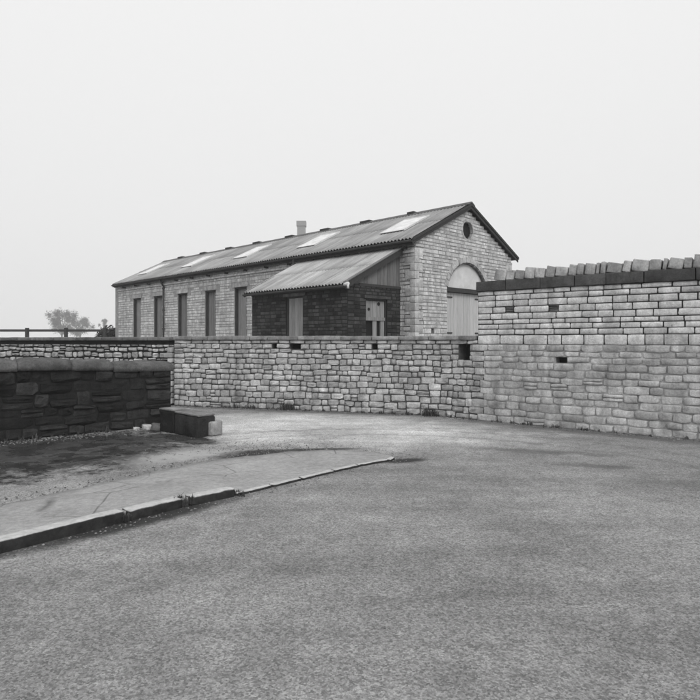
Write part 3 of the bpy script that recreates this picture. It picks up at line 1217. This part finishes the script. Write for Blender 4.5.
# skylights
for y in (1.45, 5.7, 9.95, 14.4, 18.9):
    t = empty('skylight', (-0.25, y, EZ + 0.03), 0, shed)
    t.rotation_euler = (0, -pit, 0)
    a, b = 1.0, 2.45
    mb = MB()
    mb.box(a, b, -.5, .5, 0.045, 0.062)
    mb.build('glazing', 'glazing', t)
    mb = MB()
    for yy in (-.525, .5):
        mb.box(a - .02, b + .02, yy, yy + .025, 0.02, 0.075)
    mb.box(b, b + .04, -.5, .5, 0.02, 0.075)
    mb.build('frame', 'zinc', t)
# ridge
mb = MB()
zr = RZ + 0.02
poly = []
for (x, z) in ((-.2, -.07), (-.03, .035), (.03, .035), (.2, -.07), (.2, -.095), (0, .0), (-.2, -.095)):
    poly.append((GW / 2 + x, zr + z + 0.03))
mb.prism(poly, 1, -OV - .02, LEN + OV + .02)
mb.build('ridge_cap', 'ridge', shed)
for i, y in enumerate((2.35, 4.6, 6.9, 9.2, 11.6, 13.9, 16.3, 18.6)):
    mb = MB()
    L = 0.5 if i else 0.3
    mb.box(GW / 2 - .12, GW / 2 + .12, y - L / 2, y + L / 2, zr + 0.02, zr + 0.10)
    mb.build('ridge_vent', 'ridge_black', shed)
# barge boards at both gable ends
for yy in (-OV, LEN + OV - .03):
    for sgn in (0, 1):
        for (dy, t0, t1) in ((0, -.01, -.15), (-.03 if yy < 0 else .03, .03, -.05)):
            mb = MB()
            xa, xb = -0.27, GW / 2 - 0.002
            za, zb = EZ - 0.005, EZ + (xb + .25) * slope
            if sgn:
                poly = [(GW - xa, za + t0), (GW - xb, zb + t0), (GW - xb, zb + t1), (GW - xa, za + t1)]
            else:
                poly = [(xa, za + t0), (xb, zb + t0), (xb, zb + t1), (xa, za + t1)]
            mb.prism(poly, 1, yy + dy, yy + dy + .03)
            mb.build('barge_board', 'timber_dark', shed)
    # soffit boards behind the barge
for sgn in (0, 1):
    mb = MB()
    xa, xb = -0.25, GW / 2
    za, zb = EZ - .04, EZ - .04 + (xb + .25) * slope
    poly = [(xa, za), (xb, zb), (xb, zb - .03), (xa, za - .03)]
    if sgn:
        poly = [(GW - x, z) for x, z in poly]
    mb.prism(poly, 1, -OV + .032, LEN + OV - .032)
    mb.build('roof_boarding', 'timber_dark', shed)


def gutter(parent, x, z, y0, y1, name='gutter'):
    mb = MB()
    prof = []
    for i in range(9):
        a = math.pi + math.pi * i / 8
        prof.append((x + math.cos(a) * .065, z + math.sin(a) * .065))
    for i in range(8, -1, -1):
        a = math.pi + math.pi * i / 8
        prof.append((x + math.cos(a) * .055, z + math.sin(a) * .055))
    n = len(prof)
    vs_ = [(p[0], y0, p[1]) for p in prof] + [(p[0], y1, p[1]) for p in prof]
    fs_ = [(i, (i + 1) % n, n + (i + 1) % n, n + i) for i in range(n)]
    mb.add(vs_, fs_)
    for i in range(8):
        mb.f.append((i, i + 1, 17 - i - 1, 17 - i))
        mb.f.append((n + i, n + 17 - i, n + 17 - i - 1, n + i + 1))
        mb.t += [.5, .5]
    return mb.build(name, 'iron', parent, True)


gt = gutter(shed, -0.29, EZ - .035, -OV + .02, LEN + OV)
mb = MB()
mb.box(-.205, -.18, -OV + .035, LEN + OV - .035, EZ - .17, EZ - .01)
mb.build('fascia', 'timber_dark', shed)
y = 0.3
while y < LEN:
    mb = MB()
    mb.box(-.20, -.02, y - .02, y + .02, EZ - .25, EZ - .175)
    mb.build('bracket', 'timber_dark', gt)
    y += 1.37


def downpipe(parent, x, y, ztop, zbot):
    t = empty('downpipe', (x, y, 0), 0, parent)
    mb = MB()
    mb.tube((-.22, 0, ztop), (-.2, 0, ztop - .1), .05)
    mb.tube((-.2, 0, ztop - .1), (0, 0, ztop - .38), .042)
    mb.tube((0, 0, ztop - .37), (0, 0, zbot), .042)
    mb.build('pipe', 'iron', t, True)
    for z in (ztop - .45, ztop - 1.5, ztop - 2.4):
        mb = MB()
        mb.tube((0, 0, z), (0, 0, z - .09), .06)
        mb.build('collar', 'iron', t)


downpipe(shed, -0.075, 15.28, EZ - .02, 0.02)
mb = MB()
mb.tube((-.26, 5.35, EZ - .03), (-.2, 5.35, EZ - .42), .055)
mb.build('gutter_outlet', 'iron', shed)

# ------------------------------------------------------------------ lean-to
LY0, LY1, LX = 0.57, 5.05, -2.3
lt = tag(empty('lean_to', SH, ROT), 'soot-dark lean-to with corrugated roof built against the shed side', 'outbuilding')
lfront = Path([(LX, LY1), (LX, LY0)], False)
lend = Path([(LX, LY0), (-0.001, LY0)], False)
lz = Z(3.175) - .12
rr = random.Random(61)
D0, D1, DT = 2.47, 3.28, Z(2.94)
E0, E1, ET = -1.54 - LX, -0.62 - LX, Z(2.81)
fl = LY1 - LY0
rows = make_rows(0, lz, 0.09, 0.13, (DT, DT + .12), rr)
blk = lambda za, zb: [(LY1 - D1, LY1 - D0)] if (za + zb) / 2 < DT else []
stones, runs = lay(lfront, rows, 0.0, fl, blk, 0.18, 0.3, rr)
fw = core_mesh(lfront, runs, 0, 0.3).build('front_wall', 'mortar_black', lt)
joined_stones(stones, lfront, 'stone_leanto', fw, (0.006, 0.016), 0.012, rr, skip=lambda a, b, za, zb: za < DT + .1 and zb > DT + .01 and b > LY1 - D1 - .1 and a < LY1 - D0 + .1)
BT = Z(3.2)
rows = make_rows(0, BT, 0.09, 0.13, (ET, ET + .1), rr)
blk = lambda za, zb: [(E0, E1)] if (za + zb) / 2 < ET else []
stones, runs = lay(lend, rows, 0.0, -LX, blk, 0.18, 0.3, rr)
ew = core_mesh(lend, [(max(a, 0.302), b, c, d) for a, b, c, d in runs if b > .302], 0, 0.3).build('end_wall', 'mortar_black', lt)
joined_stones(stones, lend, 'stone_leanto', ew, (0.006, 0.016), 0.012, rr, skip=lambda a, b, za, zb: za < ET + .09 and zb > ET + .01 and b > E0 - .1 and a < E1 + .1)
# wall at the far end
mb = MB()
mb.prism([(LX + .301, 0), (-0.002, 0), (-0.002, 3.4), (LX + .301, 2.3)], 1, LY1 - .3, LY1 - .002)
mb.build('far_end_wall', 'mortar_black', lt)
# vertical boards above the end wall
RS0, RX0, RX1 = Z(3.175), -2.5, 0.0
lslope = (Z(4.43) - Z(3.175)) / 2.5
x = LX + .1
while x < -0.03:
    w = rr.uniform(0.13, 0.16)
    x1 = min(x + w, -0.01)
    za, zb = RS0 + (x - RX0) * lslope - .06, RS0 + (x1 - RX0) * lslope - .06
    mb = MB()
    if za > BT + .03:
        mb.prism([(x, BT + .002), (x1 - .008, BT + .002), (x1 - .008, zb), (x, za)], 1, LY0 + .0 + rr.uniform(0, .012), LY0 + .035)
        mb.build('gable_board', 'timber_grey', lt)
    x = x1
mb = MB()
mb.prism([(LX + .05, BT - .1), (-.02, BT - .1), (-.02, RS0 + (2.45) * lslope - .1), (LX + .05, RS0 + .2 * lslope - .02)], 1, LY0 + .04, LY0 + .06)
mb.build('board_backing', 'void', lt)
mb = MB()
mb.box(LX + .45, -.01, LY0 - .03, LY0 - .001, BT - .05, BT + .03)
mb.build('board_rail', 'timber_dark', lt)
# roof
lsl = math.hypot(2.5, 2.5 * lslope)
lpit = math.atan(lslope)
ncl = 5
LS0, LS1 = LY0 - .15, LY1 + .16
wf = (LS1 - LS0) / ncl
me_l = sheet_mesh('roof_sheet', lsl / 2 + .07)
me_l.materials.append(MATS['sheet_leanto'])
for col in range(ncl):
    for row in (0, 1):
        o = link('roof_sheet', me_l, None, lt)
        d0 = row * (lsl / 2 - .03)
        o.location = (RX0 + d0 * math.cos(lpit), LS0 + col * wf, RS0 + d0 * math.sin(lpit) + row * .012 + (col % 2) * .003)
        o.rotation_euler = (0, -lpit, 0)
        o.scale.y = wf / SW_
mb = MB()
mb.prism([(RX0 + .05, RS0 - .045 + .05 * lslope), (-.005, RS0 - .045 + 2.495 * lslope), (-.005, RS0 - .075 + 2.495 * lslope), (RX0 + .05, RS0 - .075 + .05 * lslope)], 1, LS0 + .03, LS1 - .03)
mb.build('roof_boarding', 'timber_dark', lt)
for yy in (LS0 - .005, LS1 - .03):
    mb = MB()
    mb.prism([(RX0 - .02, RS0 + .01), (-.01, RS0 + .01 + 2.49 * lslope), (-.01, RS0 - .2 + 2.49 * lslope), (RX0 - .02, RS0 - .16)], 1, yy, yy + .035)
    mb.build('barge_board', 'timber_dark', lt)
mb = MB()
mb.prism([(RX0 - .03, RS0 + .045), (-.01, RS0 + .045 + 2.49 * lslope), (-.01, RS0 + .015 + 2.49 * lslope), (RX0 - .03, RS0 + .015)], 1, LS0 - .035, LS0 + .09)
mb.build('verge_cap', 'timber_grey', lt)
gutter(lt, RX0 - .03, RS0 - .065, LS0 + .03, LS1)
mb = MB()
mb.box(LX - .05, LX - .02, LY0 + .02, LY1 - .02, RS0 - .14, RS0 - .03)
mb.build('fascia', 'timber_dark', lt)
mb = MB()
mb.tube((RX0 - .03, LS0 - .12, RS0 - .02), (RX0 - .03, LS0 + .04, RS0 - .05), .05)
mb.tube((RX0 - .03, LS0 - .1, RS0 - .02), (RX0 - .05, LS0 - .12, RS0 - .16), .035)
mb.build('gutter_end', 'zinc', lt, True)
# doors
t = empty('door', (LX, (D0 + D1) / 2, 0), 0, lt)
hw = (D1 - D0) / 2
for k in range(5):
    mb = MB()
    y0 = -hw + .06 + k * (2 * hw - .12) / 5
    mb.box(.07 + rr.uniform(0, .008), .11, y0, y0 + (2 * hw - .12) / 5 - .007, .02, DT - .05)
    mb.build('plank', 'timber_door', t)
mb = MB()
mb.box(.04, .14, -hw, -hw + .055, 0, DT)
mb.box(.04, .14, hw - .055, hw, 0, DT)
mb.box(.04, .14, -hw + .055, hw - .055, DT - .045, DT)
mb.build('frame', 'timber_dark', t)
mb = MB()
mb.box(-.03, .25, -hw - .12, hw + .12, DT + .002, DT + .1)
mb.build('lintel', 'stone_band', t)
mb = MB()
mb.box(.145, .2, -hw, hw, 0, DT)
mb.build('backing', 'void', t)
t = empty('door', (LX + (E0 + E1) / 2, LY0, 0), 0, lt)
hw = (E1 - E0) / 2
pw = (2 * hw - .08) / 5
zmid = Z(2.22)
for k in range(5):
    x0 = -hw + .04 + k * pw
    ztop_ = ET - .06
    zb_ = .03
    if k in (0, 1, 3):              # boards missing in the lower half leave dark gaps between stiles
        zb_ = zmid
    mb = MB()
    mb.box(x0, x0 + pw - .006, .07 + rr.uniform(0, .006), .11, zb_, ztop_)
    mb.build('plank', 'timber_door', t)
mb = MB()
mb.box(-hw + .04, hw - .04, .05, .068, zmid - .05, zmid + .05)
mb.build('mid_rail', 'timber_door', t)
for (xx, zz, s_) in ((-.27, Z(2.5), .045), (.16, Z(2.67), .055)):
    mb = MB()
    mb.tube((xx, .058, zz), (xx, .075, zz), s_, 10)
    mb.build('peep_hole', 'void', t)
mb = MB()
mb.box(-hw, -hw + .035, .04, .14, 0, ET)
mb.box(hw - .035, hw, .04, .14, 0, ET)
mb.box(-hw + .035, hw - .035, .04, .14, ET - .05, ET)
mb.build('frame', 'timber_dark', t)
mb = MB()
mb.box(-hw - .1, hw + .12, -.05, .2, ET + .002, ET + .085)
mb.build('lintel', 'stone_band', t)
mb = MB()
mb.box(-hw, hw, .145, .2, 0, ET)
mb.build('backing', 'void', t)

# ------------------------------------------------------------------ beyond: house with chimney, trees, fence, bush
hs = tag(empty('mill_chimney', (-13.4, 220, 0)), 'tall pale hazy factory chimney rising far behind the shed ridge', 'chimney')
mb = MB()
mb.box(-2.4, 2.4, -2.4, 2.4, -.3, 6)
mb.build('base', 'house_wall', hs)
mb = MB()
vv = []
for (w, z) in ((2.0, 6.002), (1.45, 43.2)):
    vv += [(-w, -w, z), (w, -w, z), (w, w, z), (-w, w, z)]
mb.add(vv, [(0, 3, 2, 1), (4, 5, 6, 7), (0, 1, 5, 4), (1, 2, 6, 5), (2, 3, 7, 6), (3, 0, 4, 7)])
mb.build('shaft', 'house_wall', hs)
mb = MB()
mb.box(-1.75, 1.75, -1.75, 1.75, 43.202, 45.0)
mb.build('cap', 'house_wall', hs)


def tree(loc, h, rx, rz, n, mat, label, cat, group, seed, leaf=0.3, name='tree', trunk=True, low=0.25):
    r = random.Random(seed)
    t = tag(empty(name, loc), label, cat, group)
    mb = MB()
    clumps = []
    if trunk:
        mb.tube((0, 0, -.3), (r.uniform(-.1, .1), 0, h * .45), h * .03, 8, h * .02)
    tips = []
    for i in range(26):
        a = r.uniform(0, 2 * math.pi)
        b = r.uniform(.2, 1)
        zt = h * r.uniform(low + .1, 1.0)
        k = math.sqrt(max(0.05, 1 - ((zt - h * .62) / (h * .42)) ** 2))
        tip = (math.cos(a) * rx * b * k, math.sin(a) * rx * b * k, zt)
        mb.tube((0, 0, min(h * .45, zt * .6)), tip, h * .012, 5, h * .003)
        tips.append(tip)
    mb.build('trunk', 'bark', t)
    lm = MB()
    for i in range(n):
        c = r.choice(tips)
        g_ = rx * r.uniform(.06, .22)
        q_ = Vector((r.gauss(0, 1), r.gauss(0, 1), r.gauss(0, 1))).normalized() * (r.random() ** .5) * g_ * 1.7
        p = Vector(c) + q_
        if not trunk:          # a bush: leaves fill a lumpy dome down to the ground
            e = Vector((r.gauss(0, 1), r.gauss(0, 1), r.gauss(0, 1))).normalized() * (r.random() ** .4) * (1 + .25 * math.sin(i * .37))
            p = Vector((e.x * rx, e.y * rx, h * (.42 + .5 * e.z)))
        if p.z < h * low * .6: p.z = h * low * .6 + r.random() * .3
        s_ = leaf * r.uniform(.5, 1.2)
        a = Vector((r.uniform(-1, 1), r.uniform(-1, 1), r.uniform(-1, 1))).normalized()
        b = a.orthogonal().normalized()
        c2 = a.cross(b)
        lm.add([p - b * s_, p + c2 * s_ * .45, p + b * s_, p - c2 * s_ * .45], [(0, 1, 2, 3)])
    lm.build('crown', mat, t)
    return t


gtrees = 'hazy trees beyond the yard'
tree((-146, 340, 0), 13.5, 7.5, 3, 7000, 'leaf_far', 'hazy broad tree far beyond the yard, left of the shed', 'tree', gtrees, 3, 0.34)
tree((-138, 300, 0), 15.5, 8.5, 3, 8000, 'leaf_far', 'hazy round-topped tree at the far left edge of the yard', 'tree', gtrees, 4, 0.34)
tree((-145, 372, 0), 14.0, 3.6, 3, 4000, 'leaf_far', 'faint slim hazy tree closest to the shed corner', 'tree', gtrees, 5, 0.34)
tree((-13.85, 36.5, YZ), 1.55, 0.75, .6, 4200, 'leaf_dark', 'small dark bush against the far end of the shed', 'bush', None, 6, 0.12, 'bush', False, .12)
fn = tag(empty('rail_fence', (-22, 31, YZ)), 'dark timber rail fence at the far left behind the black-coped wall', 'fence')
mb = MB()
mb.box(0, 10.1, -.04, .04, 1.13, 1.25)
mb.build('rail', 'timber_dark', fn)
mb = MB()
mb.box(0, 10.0, -.03, .03, 0.55, 0.67)
mb.build('rail', 'timber_dark', fn)
for k in range(6):
    mb = MB()
    mb.box(k * 2.0 - .07, k * 2.0 + .07, -.19, -.045, 0, 1.32)
    mb.build('post', 'timber_dark', fn)

# ------------------------------------------------------------------ litter, rubble, weeds
o = link('broken_stone', rough_box(0.16, 0.11, 0.085, 0.02, 0.014, 5, 2), 'paper')
o.location = (-3.42, 10.72, 0.0)
o.rotation_euler = (0, .1, .5)
tag(o, 'small white broken stone at the foot of the sooty wall', 'stone')
o = link('broken_stone', rough_box(0.10, 0.08, 0.06, 0.015, 0.012, 6, 1), 'paper')
o.location = (-3.56, 10.58, 0.0)
o.rotation_euler = (.2, .1, 1.2)
tag(o, 'tiny white chip of stone left of the larger broken stone', 'stone')
o = link('rubble_lump', rough_box(0.24, 0.2, 0.13, 0.05, 0.016, 8, 2), 'rubble')
o.location = (-3.2, 10.62, -0.01)
o.rotation_euler = (.1, .15, .3)
tag(o, 'dark lump of rubble beside the black stone ledge', 'rubble')


def tufts(spots, seed):
    r = random.Random(seed)
    mb = MB()
    for (x, y, z, h, n) in spots:
        for _ in range(n):
            a = r.uniform(0, 2 * math.pi)
            bx_, by_ = x + r.gauss(0, h * .25), y + r.gauss(0, h * .2)
            hh = h * r.uniform(.4, 1.1)
            ln = hh * r.uniform(.1, .7)
            w = 0.004 + hh * .03
            ca, sa = math.cos(a), math.sin(a)
            mid = (bx_ + ca * ln * .35, by_ + sa * ln * .35, z + hh * .6)
            tip = (bx_ + ca * ln, by_ + sa * ln, z + hh * r.uniform(.75, 1.0))
            mb.add([(bx_ - sa * w, by_ + ca * w, z - .01), (bx_ + sa * w, by_ - ca * w, z - .01), (mid[0] + sa * w * .8, mid[1] - ca * w * .8, mid[2]), (mid[0] - sa * w * .8, mid[1] + ca * w * .8, mid[2]), tip],
                   [(0, 1, 2, 3), (3, 2, 4)])
    return mb


wr = random.Random(71)
spots = []
s = 0.1
while s < wall.L - .1:
    p = wall.pt(s, -0.05 - wr.random() * .05)
    big = wr.random() < .12
    spots.append((p.x, p.y, 0, wr.uniform(.04, .1) * (2.2 if big else 1), wr.randint(6, 22)))
    s += wr.expovariate(5.5) + .03
for sx_ in (2.9, 2.98, 3.05, 6.2, 6.35):
    p = wall.pt(sx_, -.07)
    spots.append((p.x, p.y, 0, .2, 50))
tag(tufts(spots, 1).build('wall_foot_weeds', 'weed'), 'dark weeds growing along the foot of the pale stone walls', 'weeds', kind='stuff')
spots = []
s = 3.0
while s < dk.L:
    p = dk.pt(s, -.05 - wr.random() * .06)
    spots.append((p.x, p.y, 0, wr.uniform(.05, .14), wr.randint(8, 24)))
    s += wr.expovariate(7) + .02
for (a, b) in ((5.445, .10), (4.82, .05), (3.69, .05), (6.01, .06)):
    for q in range(4):
        p = kerb.pt(a + wr.uniform(-.05, .05), wr.uniform(-.06, .1))
        spots.append((p.x, p.y, 0.03 if a < 5.6 else 0, b * wr.uniform(.6, 1.3), 22))
tag(tufts(spots, 2).build('lane_weeds', 'weed'), 'dark weeds at the foot of the sooty wall and in the kerb joints', 'weeds', kind='stuff')

# loose grit swept to the kerb, the wall foot and the edge of the tarmac
gr_ = random.Random(83)
mb = MB()


def pebble(x, y, z, r0):
    a = gr_.uniform(0, 6.3)
    vv = []
    for k in range(4):
        q = a + k * 1.571 + gr_.uniform(-.3, .3)
        rr_ = r0 * gr_.uniform(.7, 1.3)
        vv.append((x + math.cos(q) * rr_, y + math.sin(q) * rr_, z + r0 * gr_.uniform(0, .35)))
    vv.append((x + gr_.uniform(-.3, .3) * r0, y + gr_.uniform(-.3, .3) * r0, z + r0 * gr_.uniform(.6, 1.0)))
    mb.add(vv, [(0, 1, 4), (1, 2, 4), (2, 3, 4), (3, 0, 4)], gr_.random())


for _ in range(500):
    p = kerb.pt(gr_.uniform(1.0, kerb.L), -abs(gr_.gauss(0, .09)) - .012)
    pebble(p.x, p.y, 0, gr_.uniform(.004, .013))
for _ in range(1500):
    p = wall.pt(gr_.uniform(0, wall.L), -.06 - abs(gr_.gauss(0, .12)))
    pebble(p.x, p.y, 0, gr_.uniform(.006, .02))
for _ in range(900):
    p = dk.pt(gr_.uniform(2, dk.L), -.05 - abs(gr_.gauss(0, .25)))
    pebble(p.x, p.y, 0, gr_.uniform(.006, .022))
for _ in range(700):
    b_ = gr_.uniform(2, back.L)
    p = back.pt(b_, gr_.uniform(0.0, .3) if gr_.random() < .8 else gr_.uniform(0, .8))
    pebble(p.x, p.y, 0.002, gr_.uniform(.005, .016))
for _ in range(1400):
    pebble(gr_.uniform(-3, 6), gr_.uniform(3, 12), 0, gr_.uniform(.003, .008)) if gr_.random() < .5 else pebble(gr_.gauss(-1.1, .6), gr_.gauss(8.9, .35), 0, gr_.uniform(.004, .013))
tag(mb.build('loose_grit', 'grit', None, False, True), 'loose grit lying along the kerb and wall feet', 'grit', kind='stuff')

# ------------------------------------------------------------------ haze
hm = bpy.data.materials.new('haze')
hm.use_nodes = True
hn = hm.node_tree.nodes
hn.clear()
ho = hn.new('ShaderNodeOutputMaterial')
pv = hn.new('ShaderNodeVolumePrincipled')
pv.inputs['Color'].default_value = g(1.0)
pv.inputs['Density'].default_value = 0.0011
hm.node_tree.links.new(pv.outputs[0], ho.inputs['Volume'])
mb = MB()
mb.box(-450, 450, -450, 450, -1.1, 46)
me = mb.mesh('haze')
me.materials.append(hm)
tag(link('haze', me, None), kind='stuff')
